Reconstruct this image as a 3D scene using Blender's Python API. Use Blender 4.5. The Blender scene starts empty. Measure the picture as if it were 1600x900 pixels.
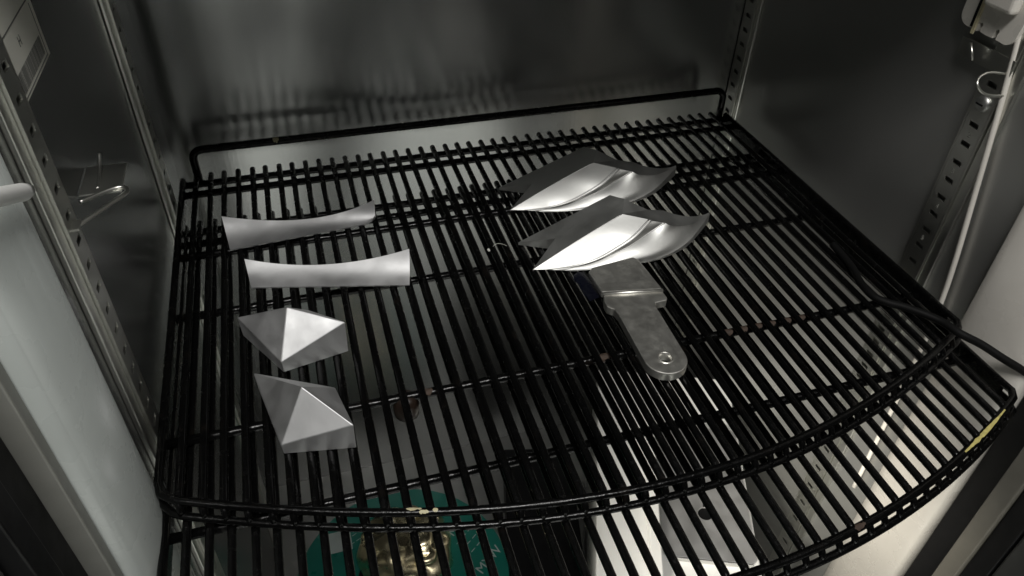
import bpy, bmesh, math, random
from mathutils import Vector, Matrix, noise
random.seed(7)
S = bpy.context.scene
COL = S.collection
P = 0.0125                      # wire pitch of the shelves

# ------------------------------------------------------------------ camera
cam = bpy.data.cameras.new('Camera')
camo = bpy.data.objects.new('Camera', cam); COL.objects.link(camo)
camo.location = (0.1030, -0.6639, 0.3716)
camo.rotation_euler = (0.883800, -0.022853, -0.287317)
cam.sensor_width = 36.0
cam.lens = 1169.31 / 1600 * 36.0
cam.clip_start = 0.01; cam.clip_end = 60
S.camera = camo
S.render.resolution_x = 1024; S.render.resolution_y = 576

# ------------------------------------------------------------------ world and lamps
W = bpy.data.worlds.new('World'); S.world = W; W.use_nodes = True
bg = W.node_tree.nodes['Background']
bg.inputs[0].default_value = (0.93, 1.0, 0.97, 1); bg.inputs[1].default_value = 0.03

def area(name, loc, target, sx, sy, power, col):
    l = bpy.data.lights.new(name, 'AREA'); l.shape = 'RECTANGLE'; l.size = sx; l.size_y = sy
    l.energy = power; l.color = col
    o = bpy.data.objects.new(name, l); COL.objects.link(o); o.location = loc
    o.rotation_euler = (Vector(target) - Vector(loc)).to_track_quat('-Z', 'Y').to_euler()
    return o
area('ceiling_lamp', (0.20, -1.10, 1.55), (0.30, -0.3, 0.0), 0.90, 0.30, 25.0, (1.0, 0.985, 0.95))
rl = area('floor_fill', (0.30, -3.00, 1.60), (0.3, -2.9, -1.0), 0.60, 0.60, 120.0, (0.98, 1.0, 0.97)); rl.data.spread = math.radians(95)  # added out of view, lights only the room floor that the walls reflect

sl = bpy.data.lights.new('low_fill_spot', 'SPOT'); sl.energy = 27.0; sl.color = (1.0, 0.95, 0.84); sl.spot_size = math.radians(36); sl.spot_blend = 0.5; sl.shadow_soft_size = 0.07  # added spot with no known source, brightens lower right wall and white box
so = bpy.data.objects.new('low_fill_spot', sl); COL.objects.link(so); so.location = (0.03, -0.62, -0.11)
so.rotation_euler = (Vector((0.56, -0.235, -0.27)) - so.location).to_track_quat('-Z', 'Y').to_euler()

vs = S.view_settings
vs.view_transform = 'Standard'; vs.look = 'None'; vs.gamma = 1.0; vs.exposure = 0.0
vs.use_curve_mapping = False

# ------------------------------------------------------------------ materials
def newmat(name):
    m = bpy.data.materials.new(name); m.use_nodes = True
    return m, m.node_tree, m.node_tree.nodes['Principled BSDF']
def mix_noise(nt, c0, c1, scale, lo, hi, coord='Object', stretch=None, detail=4):
    tc = nt.nodes.new('ShaderNodeTexCoord'); mp = nt.nodes.new('ShaderNodeMapping')
    nt.links.new(tc.outputs[coord], mp.inputs[0])
    if stretch: mp.inputs['Scale'].default_value = stretch
    n = nt.nodes.new('ShaderNodeTexNoise'); n.inputs['Scale'].default_value = scale; n.inputs['Detail'].default_value = detail
    nt.links.new(mp.outputs[0], n.inputs['Vector'])
    r = nt.nodes.new('ShaderNodeValToRGB'); r.color_ramp.elements[0].position = lo; r.color_ramp.elements[1].position = hi
    r.color_ramp.elements[0].color = (*c0, 1); r.color_ramp.elements[1].color = (*c1, 1)
    nt.links.new(n.outputs['Fac'], r.inputs[0])
    return n, r
def rough_noise(nt, b, scale, lo, hi, stretch=None):
    n, r = mix_noise(nt, (lo,)*3, (hi,)*3, scale, 0.3, 0.7, stretch=stretch)
    nt.links.new(r.outputs[0], b.inputs['Roughness'])
    return n
def bump(nt, b, n, strength, dist):
    bm = nt.nodes.new('ShaderNodeBump'); bm.inputs['Strength'].default_value = strength; bm.inputs['Distance'].default_value = dist
    nt.links.new(n.outputs['Fac'], bm.inputs['Height']); nt.links.new(bm.outputs[0], b.inputs['Normal'])

def steel(name, base, r0, r1, metallic=1.0, stretch=(1, 1, 1), bs=0.05, scale=14, dark=0.95):
    m, nt, b = newmat(name)
    n, r = mix_noise(nt, tuple(x*dark for x in base), base, scale*0.4, 0.3, 0.7, stretch=stretch)
    nt.links.new(r.outputs[0], b.inputs['Base Color'])
    b.inputs['Metallic'].default_value = metallic
    rough_noise(nt, b, scale, r0, r1, stretch=stretch)
    n2, _ = mix_noise(nt, (0,)*3, (1,)*3, 400, 0.3, 0.7, stretch=(stretch[0]*1.0, stretch[1]*1.0, stretch[2]*0.03))
    bump(nt, b, n2, bs, 0.0004)
    return m
def plain(name, col, rough, metallic=0.0, var=0.12, scale=30, spec=0.5, bs=0.0, rv=0.08):
    m, nt, b = newmat(name)
    n, r = mix_noise(nt, tuple(c*(1-var) for c in col), tuple(min(1, c*(1+var)) for c in col), scale, 0.3, 0.7)
    nt.links.new(r.outputs[0], b.inputs['Base Color'])
    b.inputs['Metallic'].default_value = metallic
    b.inputs['Specular IOR Level'].default_value = spec
    rough_noise(nt, b, scale*2.3, max(0.03, rough-rv), rough+rv)
    if bs:
        n2, _ = mix_noise(nt, (0,)*3, (1,)*3, scale*8, 0.3, 0.7); bump(nt, b, n2, bs, 0.0006)
    return m

M = {}
M['wall'] = steel('stainless_wall', (0.32, 0.325, 0.32), 0.235, 0.265, metallic=0.91, stretch=(1, 1, 0.25))
_nt = M['wall'].node_tree; _b = _nt.nodes['Principled BSDF']          # horizontally brushed: reflections smear up and down
_b.inputs['Anisotropic'].default_value = 0.9
_cv = _nt.nodes.new('ShaderNodeCombineXYZ'); _cv.inputs[2].default_value = 1.0
_nt.links.new(_cv.outputs[0], _b.inputs['Tangent'])
M['standard'] = steel('zinc_standard', (0.62, 0.62, 0.58), 0.28, 0.42)
M['floor'] = steel('stainless_floor', (0.30, 0.30, 0.29), 0.35, 0.5)
M['satin'] = steel('bead_blasted_steel', (0.64, 0.64, 0.645), 0.50, 0.68, bs=0.10, scale=44, dark=0.84)
M['polish'] = steel('brushed_blade_steel', (0.60, 0.60, 0.585), 0.43, 0.53, bs=0.08, scale=50, dark=0.9)
M['dull'] = plain('worn_aluminium', (0.62, 0.61, 0.57), 0.38, metallic=0.9, var=0.14, scale=70, bs=0.07)
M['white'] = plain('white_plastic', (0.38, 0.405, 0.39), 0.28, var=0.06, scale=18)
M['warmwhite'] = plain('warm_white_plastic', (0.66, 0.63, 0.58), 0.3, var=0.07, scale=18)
M['greyplastic'] = plain('grey_plastic', (0.22, 0.22, 0.20), 0.45)
M['tan'] = plain('tan_grey_frame', (0.17, 0.16, 0.135), 0.45)
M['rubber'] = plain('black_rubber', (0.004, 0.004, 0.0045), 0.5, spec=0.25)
M['cable'] = plain('black_cable', (0.004, 0.004, 0.004), 0.6, spec=0.12)
M['door'] = plain('dark_door_panel', (0.10, 0.10, 0.095), 0.2, metallic=0.3)
M['label'] = plain('paper_label', (0.85, 0.84, 0.76), 0.5, var=0.05)
M['ink'] = plain('label_ink', (0.16, 0.16, 0.15), 0.5)
M['green'] = plain('green_card', (0.008, 0.15, 0.115), 0.35, var=0.08)
M['print'] = plain('white_print', (0.42, 0.48, 0.46), 0.5)
M['gold'] = plain('brass_casting', (0.90, 0.80, 0.54), 0.28, metallic=1.0, var=0.05, scale=20)
M['card'] = plain('white_box_board', (0.80, 0.80, 0.78), 0.45, var=0.04)
M['blue'] = plain('dark_blue_film', (0.003, 0.0035, 0.008), 0.25, bs=0.4)
M['yellow'] = plain('yellow_paint', (0.46, 0.40, 0.14), 0.4, var=0.25, scale=300)
M['cream'] = plain('cream_paint', (0.55, 0.50, 0.32), 0.5)
M['rust'] = plain('rust', (0.045, 0.028, 0.019), 0.7, var=0.4, scale=300, bs=0.5)
M['fluff'] = plain('white_fluff', (0.6, 0.6, 0.55), 0.8)
M['brass'] = plain('yellow_strip', (0.55, 0.50, 0.33), 0.4)
M['cloth'] = plain('dark_cloth', (0.014, 0.014, 0.016), 0.85)
# black wire coating: gloss, worn brown-grey patches and gritty relief
m, nt, b = newmat('black_wire_coating')
n, r = mix_noise(nt, (0.002, 0.002, 0.002), (0.012, 0.009, 0.007), 55, 0.62, 0.85, coord='Object')
nt.links.new(r.outputs[0], b.inputs['Base Color'])
rough_noise(nt, b, 160, 0.14, 0.30)
n2, _ = mix_noise(nt, (0,)*3, (1,)*3, 260, 0.35, 0.75); bump(nt, b, n2, 0.45, 0.0008)
b.inputs['Specular IOR Level'].default_value = 0.27
M['coat'] = m

# ------------------------------------------------------------------ mesh helpers
def link(name, me, mat, parent=None, smooth=False):
    if mat: me.materials.append(mat)
    if smooth:
        for f in me.polygons: f.use_smooth = True
    o = bpy.data.objects.new(name, me); COL.objects.link(o)
    if parent: o.parent = parent
    return o
def tag(o, label=None, cat=None, group=None, kind=None):
    if label: o['label'] = label
    if cat: o['category'] = cat
    if group: o['group'] = group
    if kind: o['kind'] = kind
    return o
def empty(name, label, cat, loc=(0, 0, 0), rz=0.0, group=None):
    o = bpy.data.objects.new(name, None); COL.objects.link(o); o.location = loc; o.rotation_euler = (0, 0, rz)
    o.empty_display_size = 0.01
    return tag(o, label, cat, group)
def mesh(verts, faces, name='mesh'):
    me = bpy.data.meshes.new(name); me.from_pydata([tuple(v) for v in verts], [], faces); me.update()
    return me
def fix_normals(me):
    bm = bmesh.new(); bm.from_mesh(me); bmesh.ops.recalc_face_normals(bm, faces=bm.faces[:]); bm.to_mesh(me); bm.free()
    return me
def box_bm(bm, x0, x1, y0, y1, z0, z1):
    v = [bm.verts.new(c) for c in ((x0,y0,z0),(x1,y0,z0),(x1,y1,z0),(x0,y1,z0),(x0,y0,z1),(x1,y0,z1),(x1,y1,z1),(x0,y1,z1))]
    for f in ((0,3,2,1),(4,5,6,7),(0,1,5,4),(1,2,6,5),(2,3,7,6),(3,0,4,7)): bm.faces.new([v[i] for i in f])
def bm_mesh(bm, bevel=0.0, seg=2):
    if bevel:
        bmesh.ops.bevel(bm, geom=bm.edges[:], offset=bevel, segments=seg, affect='EDGES', profile=0.5)
    me = bpy.data.meshes.new('mesh'); bm.to_mesh(me); bm.free(); return me
def box(name, x0, x1, y0, y1, z0, z1, mat, parent=None, bevel=0.0, seg=2):
    bm = bmesh.new(); box_bm(bm, x0, x1, y0, y1, z0, z1)
    return link(name, bm_mesh(bm, bevel, seg), mat, parent)
def tube_data(pts, rad, n=8, closed=False):
    pts = [Vector(p) for p in pts]; N = len(pts); V = []; F = []
    rads = rad if isinstance(rad, (list, tuple)) else [rad]*N
    t0 = (pts[1]-pts[0]).normalized()
    a = Vector((0, 0, 1)) if abs(t0.z) < 0.9 else Vector((1, 0, 0))
    u = (a - t0*a.dot(t0)).normalized()
    for i, p in enumerate(pts):
        if closed: t = (pts[(i+1) % N]-pts[i-1]).normalized()
        elif i == 0: t = t0
        elif i == N-1: t = (pts[-1]-pts[-2]).normalized()
        else: t = ((pts[i+1]-p).normalized()+(p-pts[i-1]).normalized()).normalized()
        u = (u - t*u.dot(t)).normalized(); w = t.cross(u)
        for k in range(n):
            an = 2*math.pi*k/n; V.append(p + (u*math.cos(an)+w*math.sin(an))*rads[i])
    for i in range(N if closed else N-1):
        j = (i+1) % N
        for k in range(n):
            k2 = (k+1) % n; F.append((i*n+k, i*n+k2, j*n+k2, j*n+k))
    if not closed:
        F.append(tuple(reversed(range(n)))); F.append(tuple((N-1)*n+k for k in range(n)))
    return V, F
def tube(name, pts, rad, mat, parent=None, n=8, closed=False):
    V, F = tube_data(pts, rad, n, closed); me = mesh(V, F)
    o = link(name, me, mat, parent, smooth=True)
    if not closed:
        me.polygons[-1].use_smooth = False; me.polygons[-2].use_smooth = False
    return o
def bezier(pts, sub=8):                       # Catmull-Rom through points
    pts = [Vector(p) for p in pts]; out = []
    for i in range(len(pts)-1):
        p0 = pts[max(i-1, 0)]; p1 = pts[i]; p2 = pts[i+1]; p3 = pts[min(i+2, len(pts)-1)]
        for k in range(sub):
            t = k/sub
            out.append(0.5*((2*p1)+(p2-p0)*t+(2*p0-5*p1+4*p2-p3)*t*t+(3*p1-p0-3*p2+p3)*t**3))
    out.append(pts[-1]); return out
def prism(name, poly, z0, z1, mat, parent=None, bevel=0.0, hole=None):
    """poly: list of (x,y) counter-clockwise; solid between z0 and z1; optional round hole (cx,cy,r)"""
    bm = bmesh.new()
    if hole:
        cx, cy, r = hole; nh = 28
        ring = [(cx+r*math.cos(2*math.pi*k/nh), cy+r*math.sin(2*math.pi*k/nh)) for k in range(nh)]
        loops = {}
        for key, pts, z in (('ot', poly, z1), ('ob', poly, z0), ('it', ring, z1), ('ib', ring, z0)):
            loops[key] = [bm.verts.new((x, y, z)) for x, y in pts]
        for o_, i_ in (('ot', 'it'), ('ob', 'ib')):
            es = []
            for L_ in (loops[o_], loops[i_]):
                for k in range(len(L_)): es.append(bm.edges.new((L_[k], L_[(k+1) % len(L_)])))
            bmesh.ops.triangle_fill(bm, edges=es, use_beauty=True, use_dissolve=False)
        for t_, b_ in (('ot', 'ob'), ('it', 'ib')):
            T_, B_ = loops[t_], loops[b_]
            for k in range(len(T_)):
                j = (k+1) % len(T_); bm.faces.new((B_[k], B_[j], T_[j], T_[k]))
    else:
        t = [bm.verts.new((x, y, z1)) for x, y in poly]; bo = [bm.verts.new((x, y, z0)) for x, y in poly]
        bm.faces.new(t); bm.faces.new(list(reversed(bo)))
        for i in range(len(poly)):
            j = (i+1) % len(poly); bm.faces.new((bo[i], bo[j], t[j], t[i]))
    bmesh.ops.recalc_face_normals(bm, faces=bm.faces[:])
    if bevel:
        es = [e for e in bm.edges if len(e.link_faces) == 2 and e.calc_face_angle(0) > 0.6]
        bmesh.ops.bevel(bm, geom=es, offset=bevel, segments=2, affect='EDGES', profile=0.5)
    return link(name, bm_mesh(bm), mat, parent)
def text_part(name, s, size, mat, parent, mw, extrude=0.0001):
    cu = bpy.data.curves.new('txt', 'FONT'); cu.body = s; cu.size = size; cu.extrude = extrude; cu.align_x = 'CENTER'
    tmp = bpy.data.objects.new('txt', cu); COL.objects.link(tmp)
    dg = bpy.context.evaluated_depsgraph_get()
    me = bpy.data.meshes.new_from_object(tmp.evaluated_get(dg))
    bpy.data.objects.remove(tmp); bpy.data.curves.remove(cu)
    me.materials.clear(); me.transform(mw)
    return link(name, me, mat, parent)

# ------------------------------------------------------------------ the cabinet
XL, XR, YB, YF, ZF, ZT = -0.022, 0.578, 0.035, -0.345, -0.52, 0.37
def struct(o): return tag(o, kind='structure')
struct(box('wall_back', XL-0.02, XR+0.02, YB, YB+0.01, ZF, ZT, M['wall']))
struct(box('wall_left', XL-0.01, XL, YF, YB, ZF, ZT, M['wall']))
M['wall_lit'] = steel('lit_stainless_wall', (0.46, 0.46, 0.445), 0.34, 0.42, metallic=0.80, stretch=(1, 1, 0.25))  # paler copy of the wall steel: light on this wall put into its colour
struct(box('wall_right', XR, XR+0.01, YF, YB, ZF, ZT, M['wall_lit']))
struct(box('cabinet_floor', XL-0.06, XR+0.06, -0.60, YB, ZF-0.01, ZF, M['floor']))
struct(box('ceiling', XL-0.03, XR+0.03, YF-0.005, YB, ZT, ZT+0.02, M['wall']))

M['tile'] = plain('room_floor_tile', (0.42, 0.42, 0.40), 0.4, var=0.06, scale=3)
struct(box('room_floor', -3.0, 3.5, -5.0, -0.62, -1.05, -1.03, M['tile']))

# slotted shelf standards: a face with real slots standing off the wall and a folded flange
def standard(label, side, y0, y1, yflange, wallx, z0=ZF+0.003, z1=ZT-0.003, phase=0.0):
    s = 1 if side == 'left' else -1
    t = empty('shelf_standard', label, 'shelf standard', (wallx, (y0+y1)/2, z0), group='slotted shelf standards in the cabinet corners')
    yc = (y0+y1)/2; h = 0.0155; fx = s*0.005
    bm = bmesh.new()
    def bx(a0, a1, b0, b1, c0, c1):
        xa, xb = sorted((a0, a1)); ya, yb = sorted((b0, b1))
        box_bm(bm, xa, xb, ya-yc, yb-yc, c0-z0, c1-z0)
    sw = 0.0042                                        # half slot width
    bx(fx-s*0.0012, fx, y0, yc-sw, z0, z1); bx(fx-s*0.0012, fx, yc+sw, y1, z0, z1)
    z = z0+phase
    while z < z1:
        bx(fx-s*0.0012, fx, yc-sw, yc+sw, max(z-h+0.0019, z0), max(z-0.0019, z0+0.001)); z += h
    bx(fx-s*0.0012, fx, yc-sw, yc+sw, z-h+0.0019, z1)
    link('slotted_face', bm_mesh(bm), M['standard'], t)
    # folded flanges
    o = box('flange', min(0, fx), max(0, fx), -0.0007, 0.0007, 0, z1-z0, M['standard'], t); o.location = (0, y0-yc-0.0009, 0)
    o = box('flange', min(0, fx), max(0, fx), -0.0007, 0.0007, 0, z1-z0, M['standard'], t); o.location = (0, y1-yc+0.0009, 0)
    bm = bmesh.new(); xa, xb = sorted((0.0, s*0.0032))
    ya, yb = sorted((yflange, (y0-0.0019) if yflange < y0 else (y1+0.0019)))
    box_bm(bm, xa, xb, ya-yc, yb-yc, 0, z1-z0)
    link('lip', bm_mesh(bm, 0.0008), M['standard'], t)
    return t
standard('slotted steel standard on the left wall beside the front white frame', 'left', -0.3095, -0.2935, -0.322, XL, phase=0.0075)
standard('slotted steel standard on the left wall near the back corner', 'left', -0.054, -0.036, -0.064, XL, phase=0.009)
standard('slotted steel standard with stamped numbers on the right wall beside the white cable', 'right', -0.292, -0.275, -0.302, XR, phase=0.0062)
rb = standard('slotted steel standard in the dark back right corner', 'right', 0.016, 0.032, 0.009, XR, phase=0.0115)
for k, ch in enumerate('2345'):                        # stamped numbers on the right front standard
    st = [o for o in COL.objects if o.get('label', '').startswith('slotted steel standard with stamped')][0]
    mw = Matrix.Translation((-0.0052, 0.0, 0.1148-0.031*k - ZF - 0.003)) @ Matrix.Rotation(-math.pi/2, 4, 'Z') @ Matrix.Rotation(math.pi/2, 4, 'X')
    text_part('stamped_number', ch, 0.006, M['greyplastic'], st, mw)
# dome screw on the right standard
bm = bmesh.new(); bmesh.ops.create_uvsphere(bm, u_segments=16, v_segments=8, radius=0.0062)
for v in bm.verts: v.co.z *= 0.5
me = bm_mesh(bm); me.transform(Matrix.Translation((0.5725, -0.2835, 0.1415)) @ Matrix.Rotation(-math.pi/2, 4, 'Y'))
scr = tag(link('screw', me, M['polish'], None, True), 'shiny dome headed screw at the top of the right front standard', 'screw')
box('cross_slot', 0.5688, 0.5696, -0.2865, -0.2805, 0.1410, 0.1420, M['rubber'], scr)

# white frames, gaskets and door edges at the cabinet mouth
def jamb(side):
    s = 1 if side == 'left' else -1
    x0 = XL if side == 'left' else XR
    prof = []
    for k in range(9):                                  # rounded front of the plastic frame
        a = math.pi*k/8; prof.append((x0 + s*(0.003+0.007*math.sin(a)), -0.378+0.0325*math.cos(a)))
    prof = [(x0 - s*0.02, -0.3455)] + prof + [(x0 - s*0.02, -0.4105)]
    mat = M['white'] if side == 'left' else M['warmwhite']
    lab = {'left': 'white rounded plastic frame strip along the left cabinet mouth', 'right': 'warm white rounded plastic frame strip along the right cabinet mouth'}[side]
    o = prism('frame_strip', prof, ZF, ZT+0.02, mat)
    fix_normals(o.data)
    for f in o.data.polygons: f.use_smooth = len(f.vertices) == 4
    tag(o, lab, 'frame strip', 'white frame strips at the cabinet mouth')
    def bar(name, y0, y1, xa, xb, mat, lab, cat, bev=0.001):
        xs = sorted((x0+s*xa, x0+s*xb))
        b = box(name, xs[0], xs[1], y1, y0, ZF, ZT+0.02, mat, None, bev); return tag(b, lab, cat)
    return bar
barL = jamb('left'); barR = jamb('right')
barL('frame_edge', -0.411, -0.419, -0.02, -0.002, M['greyplastic'], 'narrow dark grey edge strip beside the left white frame', 'edge strip')
barL('door_gasket', -0.4195, -0.448, -0.03, -0.012, M['rubber'], 'broad black rubber gasket beside the left cabinet frame', 'gasket')
barL('door_trim', -0.4485, -0.463, -0.03, -0.004, M['rubber'], 'glossy black trim strip at the lower left corner', 'trim')
barR('door_gasket', -0.411, -0.433, -0.03, -0.006, M['rubber'], 'broad black rubber gasket beside the right cabinet frame', 'gasket')
barR('frame_edge', -0.4335, -0.449, -0.03, 0.0, M['tan'], 'tan grey metal strip outside the right black gasket', 'edge strip')
barR('door_trim', -0.4495, -0.466, -0.03, -0.004, M['rubber'], 'black rubber strip outermost at the lower right corner', 'trim')
tag(box('door_panel', XL-0.05, XL-0.012, -0.74, -0.4640, ZF, ZT+0.02, M['door'], None, 0.002), 'open grey door panel at the lower left corner', 'door')
tag(box('door_panel', XR+0.006, XR+0.05, -0.74, -0.4670, ZF, ZT+0.02, M['door'], None, 0.002), 'open dark door panel at the lower right corner', 'door')

# ------------------------------------------------------------------ the two wire shelves
RAIL = (-8.71719222e-07, 1.57519250e-04, 3.54466233e-03, -3.81795308e-01, -2.93068493e+01)
def rail_y(i):                                          # front curve in pitches, symmetric about the middle
    i2 = 43 - i
    f = lambda x: (((RAIL[0]*x+RAIL[1])*x+RAIL[2])*x+RAIL[3])*x+RAIL[4]
    return (0.72*f(i)+0.28*f(i2))*P
def wire_shelf(label, loc, upright, seed):
    rnd = random.Random(seed)
    t = empty('wire_shelf', label, 'wire shelf', loc, group='black wire shelves lying one on the other')
    RW = 0.0026
    for k in range(0, 44):
        x = k*P + rnd.uniform(-0.0006, 0.0006); yf = rail_y(k); j = rnd.uniform(-0.0007, 0.0007); dz = rnd.uniform(-0.0003, 0.0003)
        pts = [(x, 0.004, dz), (x+j*0.7, -0.1, dz), (x+j, -0.2, dz), (x+j*0.3, -0.3, dz), (x, yf+0.004, 0.0), (x, yf-0.0005, -0.0015), (x, yf-0.0036, -0.0042), (x, yf-0.0046, -0.0085)]
        rads = [RW*0.99, RW, RW*1.02, RW, RW, RW*0.95, RW*0.85, RW*0.7]
        tube('wire', pts, rads, M['coat'], t, 10)
    for y, nm in ((-0.002, 'cross_bar'), (-0.0205, 'cross_bar'), (-0.1187, 'cross_bar'), (-0.3178, 'cross_bar')):
        tube(nm, [(-1*P+0.001, y, -0.0058)] + [(x*P, y+rnd.uniform(-.0003, .0003), -0.0058) for x in range(2, 44, 4)] + [(44.4*P, y, -0.0058)], 0.0033, M['coat'], t, 10)
    # side bars: one over the other, running round the front corners into the double front rail
    for zz, off, rr, nm in ((0.0, 0.0, 0.0027, 'front_rail'), (-0.0086, -0.0045, 0.0025, 'front_rail')):
        pts = [(-1.0*P, 0.0, zz-0.001), (-1.0*P, -0.1, zz-0.001), (-1.0*P, -0.2, zz-0.001), (-1.0*P, -0.352, zz-0.001)]
        pts += [(-0.85*P, -0.3595+off*0.5, zz), (-0.45*P, -0.3640+off, zz)]
        pts += [(i*0.5*P, rail_y(i*0.5)+off, zz) for i in range(0, 88)]
        pts += [(44.0*P, rail_y(43.7)+0.002+off, zz), (44.35*P, rail_y(43.7)+0.008, zz), (44.4*P, -0.345, zz-0.001), (44.4*P, -0.2, zz-0.001), (44.4*P, 0.0, zz-0.001)]
        tube(nm, pts, rr, M['coat'], t, 10)
    for x in (-1.0*P, 44.4*P):                          # flat side strap between the two rails
        box('side_strap', x-0.0028, x+0.0028, -0.35, 0.0, -0.0090, -0.0005, M['coat'], t, 0.0006)
    if upright:                                         # raised back rail
        h = 0.0265; x0, x1 = 0.001, 44.0*P; r = 0.009
        pts = [(x0, 0.004, -0.006), (x0, 0.004, h-r)]
        pts += [(x0+r-r*math.cos(a), 0.004, h-r+r*math.sin(a)) for a in (0.4, 0.8, 1.2, 1.5708)]
        pts += [(x0+(x1-x0)*q, 0.004, h) for q in (0.2, 0.4, 0.6, 0.8)]
        pts += [(x1-r+r*math.sin(a), 0.004, h-r+r*math.cos(a)) for a in (0, 0.4, 0.8, 1.2, 1.5708)] + [(x1, 0.004, -0.006)]
        tube('back_rail', pts, 0.0037, M['coat'], t, 12)
    return t
sh1 = wire_shelf('upper black wire shelf with raised back rail, carrying the metal pieces', (0, 0, 0), True, 3)
sh2 = wire_shelf('lower black wire shelf pulled forward, yellow paint on its curved front rail', (0.0013, -0.0600, -0.0140), False, 11)
# chipped paint on the back rail, rust on the bars
def tube_patch(name, axis, rad, length, half_angle, centre_angle, mat, parent, seed):
    """thin irregular flake lying on a tube; axis(q) gives the tube centre for q in 0..1"""
    V = []; F = []; N = 14; K = 6
    for i in range(N):
        q = i/(N-1); c = Vector(axis(q)); d = (Vector(axis(min(1, q+0.02)))-Vector(axis(max(0, q-0.02)))).normalized()
        side = d.cross(Vector((0, 0, 1))).normalized(); up = side.cross(d)
        env = math.sin(math.pi*q)**0.5 if 0 < q < 1 else 0.05
        lo = -half_angle*env*(0.75+0.7*noise.noise(Vector((q*6, seed, 0)))); hi = half_angle*env*(0.75+0.7*noise.noise(Vector((q*6, seed+9.3, 4))))
        for k in range(K+1):
            an = centre_angle+lo+(hi-lo)*k/K
            V.append(c+(side*math.sin(an)+up*math.cos(an))*(rad*1.035))
    for i in range(N-1):
        for k in range(K):
            a_ = i*(K+1)+k; F.append((a_, a_+1, a_+K+2, a_+K+1))
    return link(name, mesh(V, F), mat, parent, True)
def straight(p0, p1): return lambda q: Vector(p0).lerp(Vector(p1), q)
tube_patch('paint_chip', straight((0.074, 0.004, 0.0265), (0.0795, 0.004, 0.0265)), 0.0037, 0, 1.0, 0.6, M['cream'], sh1, 1)
for i, xx in enumerate((30.5, 31.5, 32.5, 33.4, 34.5, 35.5, 12.3, 22.6)):
    tube_patch('rust_patch', straight((xx*P-0.0045, -0.3178, -0.0058), (xx*P+0.0045, -0.3178, -0.0058)), 0.0033, 0, 1.2, 0.3, M['rust'], sh1, 3+i)
for i, (xx, ln, ca) in enumerate(((10.25, 0.35, -0.3), (10.7, 0.22, 0.5), (11.2, 0.12, 0.1))):
    tube_patch('paint_chip', (lambda x0, l: (lambda q: ((x0+l*(q-0.5)*2)*P, rail_y(x0+l*(q-0.5)*2), 0.0)))(xx, ln), 0.0027, 0, 0.6, ca, M['cream'], sh1, 20+i)
tube_patch('rust_patch', lambda q: ((29.9+0.7*q)*P, rail_y(29.9+0.7*q), 0.0), 0.0027, 0, 0.9, 0.2, M['rust'], sh2, 31)
# yellow paint on the lower shelf's rail
V = []; F = []; N = 26
for i in range(N):
    q = i/(N-1); xi = 38.3+4.3*q; nrm = Vector((-(rail_y(xi+.1)-rail_y(xi-.1)), 0.2*P, 0)).normalized()
    hw = 0.0013*(0.35+0.65*math.sin(math.pi*min(1, q*1.1)))*(0.7+0.6*noise.noise(Vector((xi*3, 0, 0)))+0.3)
    for k, a in enumerate((-1, -0.5, 0, 0.5, 1)):
        an = a*hw/0.0027 + 0.15
        p = Vector((xi*P, rail_y(xi), 0)) + nrm*(-math.sin(an)*0.0029) + Vector((0, 0, math.cos(an)*0.0029))
        V.append(p)
for i in range(N-1):
    for k in range(4): F.append((i*5+k, i*5+k+1, (i+1)*5+k+1, (i+1)*5+k))
link('paint_streak', mesh(V, F), M['yellow'], sh2, True)['label'] = 'yellow paint streak'
# dark bumper clipped on the front cross bar
prof = [(0.0, -0.026), (0.006, -0.0255), (0.0085, -0.022), (0.009, -0.016), (0.0085, -0.010), (0.006, -0.0055), (0.0, -0.0045)]
V = []; F = []; n = 16
for r_, z_ in prof:
    for k in range(n): V.append((math.cos(2*math.pi*k/n)*r_, math.sin(2*math.pi*k/n)*r_, z_))
for i in range(len(prof)-1):
    for k in range(n): F.append((i*n+k, i*n+(k+1) % n, (i+1)*n+(k+1) % n, (i+1)*n+k))
M['bumper'] = plain('brown_black_rubber', (0.016, 0.010, 0.007), 0.35)
o = link('rubber_bumper', mesh(V, F), M['bumper'], sh1, True); o.location = (0.1395, -0.3178, 0.001)

# ------------------------------------------------------------------ metal pieces on the shelf
ZS = 0.0031
def gem(label, top, A, zb=ZS):
    """faceted four sided cap: corners top = [F, R, B, L] with their own height, apex A, walls down to the wires"""
    A = Vector(A); T = [Vector(p) for p in top]; B = [Vector((p.x + (A.x-p.x)*0.02, p.y + (A.y-p.y)*0.02, zb)) for p in T]
    base = Vector((A.x, A.y, zb))
    t = empty('faceted_cap', label, 'metal cap', tuple(base), group='faceted metal caps on the left of the shelf')
    def part(name, verts, faces, bev):
        bm = bmesh.new(); vs_ = [bm.verts.new(v-base) for v in verts]
        for f in faces: bm.faces.new([vs_[i] for i in f])
        bmesh.ops.recalc_face_normals(bm, faces=bm.faces[:])
        es = [e for e in bm.edges if len(e.link_faces) == 2]
        bmesh.ops.bevel(bm, geom=es, offset=bev, segments=2, affect='EDGES', profile=0.5)
        return link(name, bm_mesh(bm), M['satin'], t)
    part('body', T + [A] + B, [(0, 1, 4), (1, 2, 4), (2, 3, 4), (3, 0, 4), (0, 5, 6, 1), (1, 6, 7, 2), (2, 7, 8, 3), (3, 8, 5, 0)], 0.0006)
    return t
gem('satin faceted metal cap lying nearer the curved strips', [(0.0635, -0.2822, 0.0129), (0.1090, -0.2728, 0.0302), (0.0850, -0.2330, 0.0130), (0.0372, -0.2364, 0.0197)], (0.0727, -0.2551, 0.0370))
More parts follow.
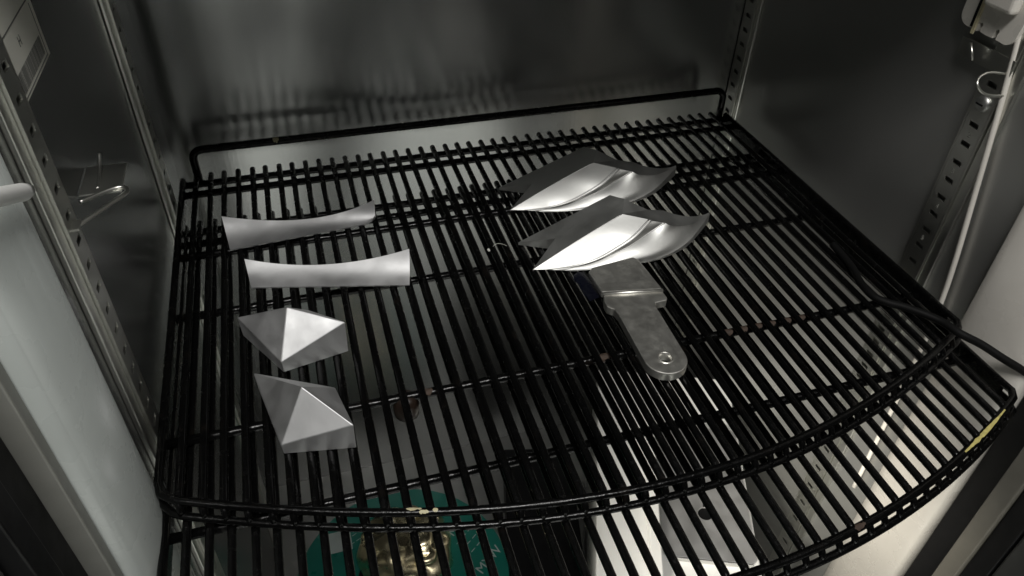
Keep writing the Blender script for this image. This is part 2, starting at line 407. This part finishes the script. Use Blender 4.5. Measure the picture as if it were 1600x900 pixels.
gem('satin faceted metal cap nearest the front rail, four facets showing', [(0.0595, -0.3520, 0.0114), (0.1031, -0.3591, 0.0243), (0.0957, -0.3158, 0.0140), (0.0465, -0.2930, 0.0180)], (0.0768, -0.3330, 0.0380))

def strip(label, f0, f1, b0, bm_, b1, round_end=False):
    """concave plate: straight front edge f0-f1 on the wires, back edge curving up at both ends"""
    f0, f1, b0, bm_, b1 = map(Vector, (f0, f1, b0, bm_, b1)); NU, NV = 40, 12; top = []
    c = (f0+f1)/2
    for i in range(NU+1):
        u = i/NU
        fr = f0.lerp(f1, u)
        # quadratic through b0, bm_, b1
        bk = b0*(2*(u-0.5)*(u-1)) + bm_*(4*u*(1-u)) + b1*(2*u*(u-0.5))
        row = []
        for j in range(NV+1):
            v = j/NV
            p = fr.lerp(bk, v); p.z = fr.z + (bk.z-fr.z)*(0.25*v+0.75*v*v*v)
            if round_end and u > 0.93:
                e = (u-0.93)/0.07; k = 1-math.sqrt(max(0, 1-e*e)); 
                if v < 0.35: p = p.lerp(fr.lerp(bk, 0.35), k*(0.35-v)/0.35*0.9)
            row.append(p-c)
        top.append(row)
    V = [p for r_ in top for p in r_]; n0 = len(V); th = Vector((0, 0.0004, -0.0013))
    V += [p+th for p in V[:n0]]; F = []; W_ = NV+1
    for i in range(NU):
        for j in range(NV):
            a = i*W_+j; F.append((a, a+W_, a+W_+1, a+1)); F.append((n0+a, n0+a+1, n0+a+W_+1, n0+a+W_))
    def edge(a, b): F.append((a, b, n0+b, n0+a))
    for i in range(NU): edge((i+1)*W_, i*W_); edge(i*W_+NV, (i+1)*W_+NV)
    for j in range(NV): edge(j, j+1); edge(NU*W_+j+1, NU*W_+j)
    me = fix_normals(mesh(V, F)); o = link('curved_strip', me, M['satin'], None, True); o.location = c + Vector((0, 0, 0.0014))
    try: me.set_sharp_from_angle(angle=math.radians(40))
    except Exception: pass
    return tag(o, label, 'metal strip', 'concave metal strips on the left of the shelf')
strip('concave satin metal strip with one rounded end, farther from the front', (0.030, -0.1310, 0.003), (0.1495, -0.1210, 0.003), (0.0267, -0.1045, 0.019), (0.0945, -0.1100, 0.0085), (0.1515, -0.1105, 0.019), True)
strip('concave satin metal strip with square ends, nearer the faceted caps', (0.0452, -0.1850, 0.003), (0.1623, -0.2128, 0.003), (0.0425, -0.1605, 0.013), (0.1030, -0.1785, 0.0090), (0.1675, -0.1895, 0.020))

# winged blades
def lerp_curve(c, t):
    n = len(c)-1; x = min(max(t, 0), 1)*n; i = min(int(x), n-1); f = x-i
    p0, p1, p2, p3 = (Vector(c[max(i-1, 0)]), Vector(c[i]), Vector(c[i+1]), Vector(c[min(i+2, n)]))
    return 0.5*((2*p1)+(p2-p0)*f+(2*p0-5*p1+4*p2-p3)*f*f+(3*p1-p0-3*p2+p3)*f**3)
def make_blade(label):
    T = (0.2603, -0.2199, 0.0052); R1 = (0.342, -0.2006, 0.032); Sp = (0.2595, -0.1827, 0.006); U0 = (0.343, -0.1717, 0.0325); U1 = (0.3509, -0.1842, 0.0349); Nn = (0.2863, -0.1964, 0.0144)
    C1 = [(0.3624, -0.2095, 0.029), (0.3457, -0.2185, 0.0222), (0.3303, -0.2223, 0.0162), (0.3128, -0.2258, 0.0111), (0.2936, -0.2255, 0.0071), (0.2725, -0.2226, 0.005)]
    C1b = [(0.3640, -0.2106, 0.0283), (0.3473, -0.2196, 0.0215), (0.3318, -0.2234, 0.0156), (0.3141, -0.2267, 0.0106), (0.2949, -0.2262, 0.0068), (0.2738, -0.2231, 0.0048)]
    C2 = [(0.3757, -0.2124, 0.0255), (0.3624, -0.2146, 0.0197), (0.3427, -0.2214, 0.0145), (0.325, -0.2234, 0.0102), (0.3049, -0.2250, 0.0066), (0.2837, -0.2263, 0.0046)]
    C3 = [(0.4303, -0.193, 0.012), (0.3982, -0.219, 0.0079), (0.3721, -0.2299, 0.0053), (0.3479, -0.2322, 0.004), (0.3145, -0.2306, 0.0036), (0.2891, -0.2272, 0.0035)]
    U2 = (0.3689, -0.193, 0.027); V3 = (0.3864, -0.1895, 0.021); Wp = (0.4055, -0.1933, 0.015)
    org = Vector((0.33, -0.21, ZS))
    t = empty('winged_blade', label, 'metal blade', tuple(org), group='winged metal blades on the right of the shelf')
    def grid(name, ca, cb, nu, nv, bulge, mat, extra=None):
        V = []; F = []
        for i in range(nu+1):
            u = i/nu; a = ca(u); b_ = cb(u)
            for j in range(nv+1):
                v = j/nv; p = a.lerp(b_, v); p = p + Vector((0, -0.35, 1)).normalized()*bulge*math.sin(math.pi*v)*math.sin(math.pi*min(1, u*0.9+0.1))
                V.append(p-org)
        for i in range(nu):
            for j in range(nv):
                k = i*(nv+1)+j; F.append((k, k+1, k+nv+2, k+nv+1))
        me = mesh(V, F)
        bm = bmesh.new(); bm.from_mesh(me); bmesh.ops.recalc_face_normals(bm, faces=bm.faces[:])
        if sum((f.normal.z for f in bm.faces)) < 0: bmesh.ops.reverse_faces(bm, faces=bm.faces[:])
        bm.to_mesh(me); bm.free()
        return link(name, me, mat, t, True)
    RT = lambda u: Vector(R1).lerp(Vector(T), u) + Vector((0, 0, 0.0012))*math.sin(math.pi*u)
    c1 = lambda u: lerp_curve(C1, u); c1b = lambda u: lerp_curve(C1b, u); c2 = lambda u: lerp_curve(C2, u); c3 = lambda u: lerp_curve(C3, u)
    grid('blade_face', RT, c1, 30, 10, 0.0003, M['polish'])
    grid('groove', c1, c1b, 30, 2, 0.0, M['polish'])
    grid('groove', c1b, c2, 30, 4, -0.0003, M['polish'])
    for cf, rr in ((RT, 0.0004), (c1, 0.0007), (c1b, 0.0005), (c2, 0.0007)):
        tube('ridge', [cf(k/30)-org for k in range(31)], [rr*(1-0.6*k/30) for k in range(31)], M['polish'], t, 8)
    def flat(name, pts, mat, drop=()):
        V = [Vector(p)-org for p in pts]; n = len(V); F = [tuple(range(n))]
        for a, b_ in drop:
            i0 = len(V); V += [Vector((V[a].x, V[a].y, 0.0004)), Vector((V[b_].x, V[b_].y, 0.0004))]
            F.append((a, b_, i0+1, i0))
        return link(name, fix_normals(mesh(V, F)), mat, t)
    rpts = [tuple(RT(k/12)) for k in range(13)]         # ridge R1..T
    flat('top_facet', rpts + [Nn, Sp, U0, U1], M['polish'], [(12, 13), (13, 14), (14, 15), (15, 16)])
    flat('shoulder_facet', [R1, U1, U2, C1[0]], M['polish'], [(1, 2)])
    flat('shoulder_facet', [C1[0], U2, V3, C2[0]], M['polish'], [(1, 2)])
    # concave tail facet behind the wing
    cur_b = lambda u: lerp_curve([V3, (0.3943, -0.1928, 0.0185), (0.403, -0.1955, 0.0165), (0.4132, -0.1963, 0.0150), (0.4231, -0.1951, 0.0142), (0.4298, -0.1922, 0.0136)], u)
    cur_f = lambda u: lerp_curve([C2[0], (0.3800, -0.2144, 0.0235), (0.3859, -0.2139, 0.0212), (0.3943, -0.2120, 0.0188), (0.4033, -0.2085, 0.0165), (0.4171, -0.2008, 0.0140), C3[0]], u)
    grid('tail_facet', cur_b, cur_f, 16, 6, -0.0006, M['polish'])
    V = []; F = []; nu, nv = 34, 14                       # wing face: its right end follows the tail facet's edge
    for i in range(nu+1):
        u = i/nu
        for j in range(nv+1):
            v = j/nv; p = c2(u).lerp(c3(u), v)
            k = (1-u)**2
            p = p + (cur_f(v) - Vector(C2[0]).lerp(Vector(C3[0]), v))*k + Vector((0, -0.35, 1)).normalized()*0.0005*math.sin(math.pi*v)*math.sin(math.pi*min(1, u))
            V.append(p-org)
    for i in range(nu):
        for j in range(nv):
            k = i*(nv+1)+j; F.append((k, k+1, k+nv+2, k+nv+1))
    me = mesh(V, F)
    if sum(f.normal.z for f in me.polygons) < 0: me.flip_normals()
    link('wing_face', me, M['polish'], t, True)
    # thin wall from the lower outline and back edge down to the wires
    V = []; F = []
    line = [lerp_curve(C3, k/24) for k in range(25)]
    back = [Vector(T)] + list(reversed([Vector(p) for p in (C1[5], C2[5])]))
    for p in line: V += [p-org, Vector((p.x, p.y, ZS+0.0002))-org]
    for i in range(24): F.append((2*i, 2*i+2, 2*i+3, 2*i+1))
    link('rim', mesh(V, F), M['polish'], t)
    V = []; F = []
    line = [cur_b(k/16) for k in range(17)]
    for p in line: V += [p-org, Vector((p.x, p.y, ZS+0.0002))-org]
    for i in range(16): F.append((2*i, 2*i+2, 2*i+3, 2*i+1))
    link('rim', mesh(V, F), M['polish'], t)
    return t
bl = make_blade('winged metal blade in front, its edge over the flat bracket')
b2 = bl.copy(); COL.objects.link(b2); b2.location = bl.location + Vector((0.0070, 0.0845, 0)); b2.rotation_euler = (0, 0, math.radians(-2.0))
b2['label'] = 'winged metal blade at the back, partly hidden by the front one'
for ch in list(bl.children):
    c = ch.copy(); COL.objects.link(c); c.parent = b2

# flat bracket with a round ended handle
hx, hy = 0.3160, -0.3440
br = empty('bracket', 'dull flat metal bracket with round holed handle in front of the blades', 'bracket', (hx, hy, ZS), rz=math.radians(-2.0))
w = 0.0152; poly = []
for k in range(25):
    a = math.pi + math.pi*k/24; poly.append((w*math.cos(a), w*math.sin(a)))
poly += [(w, 0.02), (w, 0.04), (w, 0.052), (0.0165, 0.056), (0.026, 0.0570), (0.0275, 0.0600), (0.0270, 0.0680), (-0.0180, 0.0745), (-0.0205, 0.0660), (-0.0205, 0.0600), (-0.0185, 0.0575), (-0.0165, 0.0560), (-w, 0.050), (-w, 0.035), (-w, 0.02)]
prism('handle', poly, 0.0008, 0.0078, M['dull'], br, 0.0007, hole=(0.0, 0.0, 0.0048))
V, F = [], []
n = 28
for k in range(n):
    a = 2*math.pi*k/n
    for rr, zz in ((0.0047, 0.001), (0.0047, 0.0084), (0.0054, 0.0086), (0.0060, 0.0079)): V.append((rr*math.cos(a), rr*math.sin(a), zz))
for k in range(n):
    for j in range(3): F.append((k*4+j, k*4+j+1, ((k+1) % n)*4+j+1, ((k+1) % n)*4+j))
link('hole_rim', fix_normals(mesh(V, F)), M['dull'], br, True)
head = [(-0.0195, 0.0750), (0.0275, 0.0680), (0.0255, 0.0880), (0.0235, 0.1080), (0.0205, 0.1120), (-0.0165, 0.1060), (-0.0205, 0.1020)]
prism('head_plate', head, 0.0035, 0.0092, M['dull'], br, 0.0012)
fold = [(-0.0185, 0.0725, 0), (0.0272, 0.0662, 0)]
tube('fold_ridge', [(-0.0190, 0.0740, 0.0080), (0.004, 0.0709, 0.0082), (0.0270, 0.0675, 0.0080)], 0.0017, M['dull'], br, 10)
# torn dark film sticking out at the bracket's left
film = bmesh.new(); rows = []
for i in range(9):
    u = i/8; x0 = 0.2915+0.004*u; y = -0.2330-0.034*u
    e = 0.0045*noise.noise(Vector((u*7, 1.3, 0)))
    rows.append([film.verts.new((x0-0.0035+e, y, 0.0036+0.0012*math.sin(u*9))), film.verts.new((x0+0.002, y, 0.0062)), film.verts.new((x0+0.0075, y+0.001, 0.0038))])
for i in range(8):
    for j in range(2): film.faces.new((rows[i][j], rows[i][j+1], rows[i+1][j+1], rows[i+1][j]))
me = bm_mesh(film); tag(link('torn_film', me, M['blue'], None, True), 'scrap of dark blue torn film between the front blade and bracket', 'film')

# bits of white fluff and a hair on the wires
bm = bmesh.new(); bmesh.ops.create_icosphere(bm, subdivisions=2, radius=0.0013)
for v in bm.verts: v.co *= 1+0.5*noise.noise(v.co*900)
me = bm_mesh(bm); me.transform(Matrix.Translation((0.2337, -0.1835, 0.0035)))
tag(link('fluff', me, M['fluff'], None, True), 'tiny ball of white fluff on the wires left of the blades', 'fluff')
tag(tube('hair', bezier([(0.2385, -0.1790, 0.0032), (0.2425, -0.1775, 0.0042), (0.2470, -0.1785, 0.0036), (0.2500, -0.1810, 0.003)], 5), 0.00016, M['fluff'], None, 5), 'fine pale hair lying across the wires left of the blades', 'hair')

# ------------------------------------------------------------------ cables
pts = [(0.5180, -0.2500, 0.0035), (0.513, -0.2822, 0.0050), (0.5065, -0.3020, 0.0055), (0.5035, -0.3200, 0.007), (0.5089, -0.3308, 0.0075), (0.5192, -0.3398, 0.0075), (0.5327, -0.3584, 0.0078), (0.5366, -0.3751, 0.0085), (0.5486, -0.3854, 0.004), (0.5602, -0.3972, -0.002), (0.5723, -0.4077, -0.008), (0.587, -0.4208, -0.016), (0.61, -0.45, -0.03)]
tag(tube('cable', bezier(pts, 8), 0.0030, M['cable'], None, 10), 'black cable lying over the right front corner of the upper shelf', 'cable')
pts = [(0.5775-0.004, -0.262, 0.262), (0.5735, -0.2755, 0.230), (0.5735, -0.2870, 0.191), (0.5735, -0.3060, 0.095), (0.5735, -0.3235, -0.007), (0.5735, -0.328, -0.10), (0.574, -0.330, -0.25)]
tag(tube('cable', bezier(pts, 8), 0.0021, M['warmwhite'], None, 10), 'thin white cable hanging down the right wall beside the slotted standard', 'cable')

# ------------------------------------------------------------------ clips
def clip_left():
    t = empty('shelf_clip', 'metal shelf clip with wire loop on the left front standard', 'shelf clip', (-0.017, -0.2840, 0.146), group='shelf clips with wire loops')
    L = Vector(t.location)
    loop = bezier([(-0.0185, -0.2735, 0.1470), (-0.008, -0.2640, 0.1460), (-0.001, -0.2598, 0.1455), (0.0030, -0.2612, 0.1450), (0.0030, -0.2660, 0.1448), (-0.004, -0.2755, 0.1448), (-0.012, -0.2865, 0.1450), (-0.0185, -0.2955, 0.1450)], 6)
    tube('wire_loop', [Vector(p)-L for p in loop], 0.00125, M['standard'], t, 8)
    bm = bmesh.new(); box_bm(bm, -0.0020, 0.0200, -0.020, 0.012, -0.0006, 0.0006); o = link('tab', bm_mesh(bm, 0.0005), M['standard'], t); o.location = Vector((-0.0195, -0.2420, 0.1440))-L
    tube('prong', [Vector(p)-L for p in bezier([(-0.0125, -0.2560, 0.1440), (-0.0125, -0.2495, 0.1450), (-0.0125, -0.2360, 0.1480), (-0.0125, -0.2290, 0.1515)], 4)], 0.0011, M['standard'], t, 8)
    box('hook', -0.003, 0.004, -0.0235, -0.014, 0.004, 0.0055, M['standard'], t, 0.0004)
    return t
clip_left()
t = empty('shelf_clip', 'metal shelf clip with wire loop on the right front standard', 'shelf clip', (0.573, -0.2900, 0.158), group='shelf clips with wire loops')
L = Vector(t.location)
tube('wire_loop', [Vector(p)-L for p in bezier([(0.5745, -0.2905, 0.1665), (0.561, -0.2880, 0.1680), (0.552, -0.2890, 0.1660), (0.5485, -0.2925, 0.1625), (0.553, -0.2950, 0.1575), (0.562, -0.2960, 0.1545), (0.5745, -0.2955, 0.1530)], 6)], 0.0010, M['standard'], t, 8)
box('tab', -0.0010, 0.0004, -0.004, 0.045, 0.006, 0.019, M['standard'], t, 0.0004)
tube('prong', [Vector(p)-L for p in bezier([(0.5690, -0.2565, 0.1760), (0.5660, -0.2600, 0.1760), (0.5650, -0.2640, 0.1720), (0.5670, -0.2650, 0.1670)], 4)], 0.0010, M['standard'], t, 8)

# white plastic cable holder at the top right, with two key slots and a yellowish strip
def arc(cx, cy, r, a0, a1, n=6): return [(cx+r*math.cos(math.radians(a0+(a1-a0)*k/n)), cy+r*math.sin(math.radians(a0+(a1-a0)*k/n))) for k in range(n+1)]
# outline in (u = -y, v = z) on the right wall
out = [(0.2395, 0.2400)] + [(0.2385, 0.2000)] + arc(0.2465, 0.1930, 0.0080, 180, 265) + [(0.2560, 0.1845)]
out += [(0.2566, 0.1880)] + arc(0.2580, 0.1895, 0.0018, 200, -20, 6) + [(0.2592, 0.1880), (0.2592, 0.1852), (0.2650, 0.1846), (0.2706, 0.1848)]
out += [(0.2711, 0.1885)] + arc(0.2726, 0.1900, 0.0018, 200, -20, 6) + [(0.2738, 0.1885), (0.2738, 0.1848)] + arc(0.2800, 0.1925, 0.0085, 285, 360, 5) + [(0.2900, 0.2050), (0.2900, 0.2400)]
t = empty('cable_holder', 'white plastic holder with two key slots at the top right corner', 'holder', (XR, -0.265, 0.19))
bm = bmesh.new()
f_ = [bm.verts.new((-0.0085, -u+0.265, v-0.19)) for u, v in out]; b_ = [bm.verts.new((-0.0005, -u+0.265, v-0.19)) for u, v in out]
bm.faces.new(f_); bm.faces.new(list(reversed(b_)))
for i in range(len(out)):
    j = (i+1) % len(out); bm.faces.new((f_[j], f_[i], b_[i], b_[j]))
bmesh.ops.recalc_face_normals(bm, faces=bm.faces[:])
link('plate', bm_mesh(bm), M['warmwhite'], t)
box('yellow_strip', -0.0100, -0.0086, 0.0098, 0.0122, -0.0080, 0.016, M['brass'], t, 0.0002)
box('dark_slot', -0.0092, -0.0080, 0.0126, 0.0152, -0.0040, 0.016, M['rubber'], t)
box('upper_block', -0.017, -0.0086, -0.019, 0.0065, 0.0145, 0.05, M['warmwhite'], t, 0.003, 3)

# bright rod end at the left edge
tag(tube('rod', [(-0.006, -0.366, 0.2085), (-0.006, -0.372, 0.2112), (-0.006, -0.400, 0.2255), (-0.006, -0.430, 0.241)], [0.0028, 0.0036, 0.0037, 0.0037], M['card'], None, 12), 'pale rod end poking in at the left edge above the white frame', 'rod')

# paper label on the left wall
t = empty('paper_label', 'white paper label with barcodes on the left wall', 'label', (XL, -0.267, 0.24))
box('paper', 0.0002, 0.0006, -0.0500, 0.0500, -0.0325, 0.06, M['label'], t)
rnd = random.Random(5)
def bars(y0, y1, z0, z1):
    y = y0
    while y < y1:
        wd = rnd.choice((0.0007, 0.001, 0.0016)); box('barcode_bar', 0.0006, 0.0008, y, min(y+wd, y1), z0, z1, M['ink'], t); y += wd + rnd.choice((0.0006, 0.0009))
bars(-0.0190, 0.0415, -0.0290, -0.0195)
bars(-0.0480, -0.0255, -0.0150, -0.0065)
for y0, y1, z in ((-0.049, 0.0445, -0.0312), (-0.05, 0.05, -0.0020)):
    box('printed_line', 0.0006, 0.0008, y0, y1, z, z+0.0006, M['ink'], t)
box('printed_line', 0.0006, 0.0008, 0.0443, 0.0449, -0.0312, -0.004, M['ink'], t)
for s_, yy, zz, sz in (('E4', -0.0370, -0.0270, 0.0065), ('H', 0.010, -0.013, 0.007)):
    mw = Matrix.Translation((0.0007, yy, zz)) @ Matrix.Rotation(math.pi/2, 4, 'Z') @ Matrix.Rotation(math.pi/2, 4, 'X')
    text_part('lettering', s_, sz, M['ink'], t, mw)

# ------------------------------------------------------------------ things on the cabinet floor
# green reel with a brass casting on it
rx, ry, rt = 0.130, -0.190, -0.450
t = empty('reel', 'green labelled reel lying on the cabinet floor under the shelves', 'reel', (rx, ry, ZF))
def disc(name, r0, r1, z0, z1, mat, parent, n=64):
    V = []; F = []
    for k in range(n):
        a = 2*math.pi*k/n; c, s = math.cos(a), math.sin(a)
        V += [(r0*c, r0*s, z0), (r1*c, r1*s, z0), (r1*c, r1*s, z1), (r0*c, r0*s, z1)]
    for k in range(n):
        j = (k+1) % n
        for a, b_ in ((0, 1), (1, 2), (2, 3), (3, 0)): F.append((k*4+a, k*4+b_, j*4+b_, j*4+a))
    me = fix_normals(mesh(V, F)); return link(name, me, mat, parent)
disc('rim_flange', 0.053, 0.124, 0.0675, 0.0700, M['green'], t)
disc('rim_flange', 0.053, 0.124, 0.0010, 0.0035, M['green'], t)
disc('winding', 0.052, 0.105, 0.0038, 0.0672, M['rubber'], t)
disc('hub', 0.044, 0.0528, 0.0010, 0.0705, M['rubber'], t)
disc('hub_base', 0.0005, 0.0435, 0.0010, 0.030, M['rubber'], t)
def on_reel(px, py, ang): return Matrix.Translation((px-rx, py-ry, 0.0702)) @ Matrix.Rotation(ang, 4, 'Z')
text_part('lettering', 'MYW', 0.017, M['print'], t, on_reel(0.236, -0.198, math.radians(38)))
for i, (s_, ln) in enumerate((('mm 1.75', 0.0), ('net 1 kg', 0.0), ('grams', 0.0))):
    text_part('lettering', '\u2013 \u2013 \u2013 \u2013', 0.014, M['print'], t, on_reel(0.2240-0.003*i, -0.1760+0.011*i, math.radians(38)))
text_part('lettering', 'M', 0.015, M['print'], t, on_reel(0.2030, -0.149, math.radians(38)))
box('label_patch', -0.014, 0.014, -0.014, 0.014, 0.0701, 0.0706, M['print'], t).location = (0.064-rx, -0.122-ry, 0)
t.children[-1].rotation_euler = (0, 0, math.radians(40))
for i in range(3):
    text_part('lettering', '\u2013 \u2013 \u2013 \u2013 \u2013', 0.011, M['print'], t, on_reel(0.087+0.004*i, -0.1080-0.008*i, math.radians(25)))

bm = bmesh.new(); bmesh.ops.create_icosphere(bm, subdivisions=5, radius=0.041)
for v in bm.verts:
    d = v.co.normalized()
    f = 0.20*noise.noise(d*1.7+Vector((3, 1, 5))) + 0.10*math.sqrt(abs(noise.noise(d*2.2+Vector((7, 2, 1)))))
    v.co = d*0.050*(0.90+f)
    v.co.z *= 0.72
V, F = tube_data(bezier([(0.020+0.011*math.cos(a)*(1-a/14), -0.022+0.011*math.sin(a)*(1-a/14), 0.022) for a in [x*0.45 for x in range(16)]], 3), 0.0048, 10)
vs_ = [bm.verts.new(v) for v in V]
for f in F: bm.faces.new([vs_[i] for i in f])
for cx, cy, cz, rr in ((0.030, 0.016, 0.014, 0.014), (0.036, -0.006, 0.012, 0.012), (-0.004, 0.034, 0.012, 0.013), (0.014, 0.030, 0.018, 0.011), (-0.030, 0.018, 0.012, 0.012)):
    bmesh.ops.create_icosphere(bm, subdivisions=3, radius=rr, matrix=Matrix.Translation((cx, cy, cz)) @ Matrix.Scale(0.7, 4, (0, 0, 1)))
o = link('brass_casting', bm_mesh(bm), M['gold'], None, True); o.location = (0.137, -0.160, ZF+0.0760); o.scale = (1.15, 1.15, 1.1)
tag(o, 'lumpy shiny gold casting sitting in the middle of the green reel', 'casting')

# white box with a brushed plate on its top
t = empty('white_box', 'white box on the cabinet floor below the right half of the shelves', 'box', (0.435, -0.235, ZF), rz=math.radians(-22))
box('body', -0.0850, 0.0850, -0.130, 0.185, 0.001, 0.184, M['card'], t, 0.002)
box('lid_edge', -0.0300, -0.0190, -0.126, 0.126, 0.1842, 0.1990, M['card'], t, 0.001)
t = empty('steel_plate', 'brushed steel plate with a keyhole lying on the white box', 'plate', (0.466, -0.240, ZF+0.1880), rz=math.radians(-22))
poly = [(-0.046, -0.086), (-0.041, -0.090), (0.045, -0.090), (0.050, -0.086), (0.050, 0.082), (0.045, 0.087), (-0.041, 0.087), (-0.046, 0.082)]
prism('plate_sheet', poly, -0.0015, 0.0015, M['satin'], t, 0.0004, hole=(0.002, -0.035, 0.0078))
shade_disc = prism('keyhole_shade', arc(0.002, -0.035, 0.0074, 0, 345, 23), -0.0012, 0.0003, M['rubber'], t)  # dark disc standing for the shade inside the hole
box('slot_shade', 0.0005, 0.0035, -0.0265, -0.020, 0.0005, 0.0018, M['rubber'], t)  # dark bar standing for the shade in the slot
box('front_lip', -0.041, 0.045, -0.0925, -0.0905, -0.0035, 0.0020, M['polish'], t, 0.0004)
o = box('black_block', -0.046, 0.046, -0.10, 0.10, 0.001, 0.060, M['rubber'], None, 0.002); o.location = (0.318, -0.140, ZF); o.rotation_euler = (0, 0, math.radians(-14))  # plain black block filling the dark area between reel and white box
tag(o, 'low black carton on the floor between green reel and white box', 'block')

# ------------------------------------------------------------------ the photographer and phone, unseen, added as something dark for the walls to reflect
me = bpy.data.meshes.new('skeleton')
J = {'pel': (0.44, -1.00, -0.14, .135), 'chest': (0.40, -1.02, 0.16, .145), 'neckb': (0.37, -1.00, 0.36, .075), 'neck': (0.36, -0.985, 0.42, .052), 'head': (0.345, -0.96, 0.50, .082), 'crown': (0.345, -0.955, 0.60, .078),
     'hipL': (0.30, -1.00, -0.20, .098), 'kneeL': (0.135, -0.99, -0.58, .088), 'ankL': (0.085, -1.02, -0.97, .066), 'toeL': (0.06, -0.86, -1.005, .028),
     'hipR': (0.57, -1.00, -0.20, .098), 'kneeR': (0.72, -0.99, -0.58, .088), 'ankR': (0.79, -1.02, -0.97, .066), 'toeR': (0.82, -0.86, -1.005, .028),
     'shL': (0.22, -1.01, 0.33, .060), 'elL': (0.04, -1.00, 0.12, .046), 'wrL': (0.035, -0.78, 0.33, .030),
     'shR': (0.54, -1.01, 0.33, .060), 'elR': (0.46, -0.95, 0.10, .046), 'wrR': (0.205, -0.78, 0.33, .030)}
E_ = [('pel', 'chest'), ('chest', 'neckb'), ('neckb', 'neck'), ('neck', 'head'), ('head', 'crown'), ('pel', 'hipL'), ('hipL', 'kneeL'), ('kneeL', 'ankL'), ('ankL', 'toeL'), ('pel', 'hipR'), ('hipR', 'kneeR'), ('kneeR', 'ankR'), ('ankR', 'toeR'),
      ('neckb', 'shL'), ('shL', 'elL'), ('elL', 'wrL'), ('neckb', 'shR'), ('shR', 'elR'), ('elR', 'wrR')]
fing = {}
for sd, wx, sg in (('L', 0.035, 1), ('R', 0.205, -1)):
    J['palm'+sd] = (wx+sg*0.004, -0.735, 0.362, .021); E_.append(('wr'+sd, 'palm'+sd))
    for k, ln in enumerate((0.050, 0.058, 0.054, 0.042)):
        z = 0.392-0.019*k
        a, b_, c_ = 'f%s%da' % (sd, k), 'f%s%db' % (sd, k), 'f%s%dc' % (sd, k)
        J[a] = (wx+sg*0.000, -0.708, z, .0088); J[b_] = (wx+sg*0.006, -0.688, z+0.001, .0082); J[c_] = (wx+sg*(0.006+ln*0.45), -0.6745, z+0.001, .0075)
        E_ += [('palm'+sd, a), (a, b_), (b_, c_)]
    J['t%sa' % sd] = (wx+sg*0.018, -0.722, 0.350, .0095); J['t%sb' % sd] = (wx+sg*0.032, -0.708, 0.366, .0085); E_ += [('palm'+sd, 't%sa' % sd), ('t%sa' % sd, 't%sb' % sd)]
keys = list(J); idx = {k: i for i, k in enumerate(keys)}
me.from_pydata([J[k][:3] for k in keys], [(idx[a], idx[b_]) for a, b_ in E_], [])
tmp = bpy.data.objects.new('skeleton', me); COL.objects.link(tmp)
md = tmp.modifiers.new('skin', 'SKIN'); md.use_smooth_shade = True
for i, k in enumerate(keys):
    me.skin_vertices[0].data[i].radius = (J[k][3], J[k][3]); me.skin_vertices[0].data[i].use_root = (k == 'pel')
tmp.modifiers.new('sub', 'SUBSURF').levels = 2
bpy.context.view_layer.update()
body = bpy.data.meshes.new_from_object(tmp.evaluated_get(bpy.context.evaluated_depsgraph_get()))
bpy.data.objects.remove(tmp)
body.materials.clear()
pr = empty('person', 'person in dark clothes outside the cabinet, unseen, added for the back wall to mirror', 'person', (0.44, -1.0, -1.03))
o = link('body', body, M['cloth'], pr, True); o.matrix_parent_inverse = Matrix.Translation((-0.44, 1.0, 1.03))
tag(box('phone', 0.045, 0.195, -0.6715, -0.6655, 0.335, 0.410, M['rubber'], None, 0.002), 'unseen black phone held up by the person in front of the cabinet', 'phone')
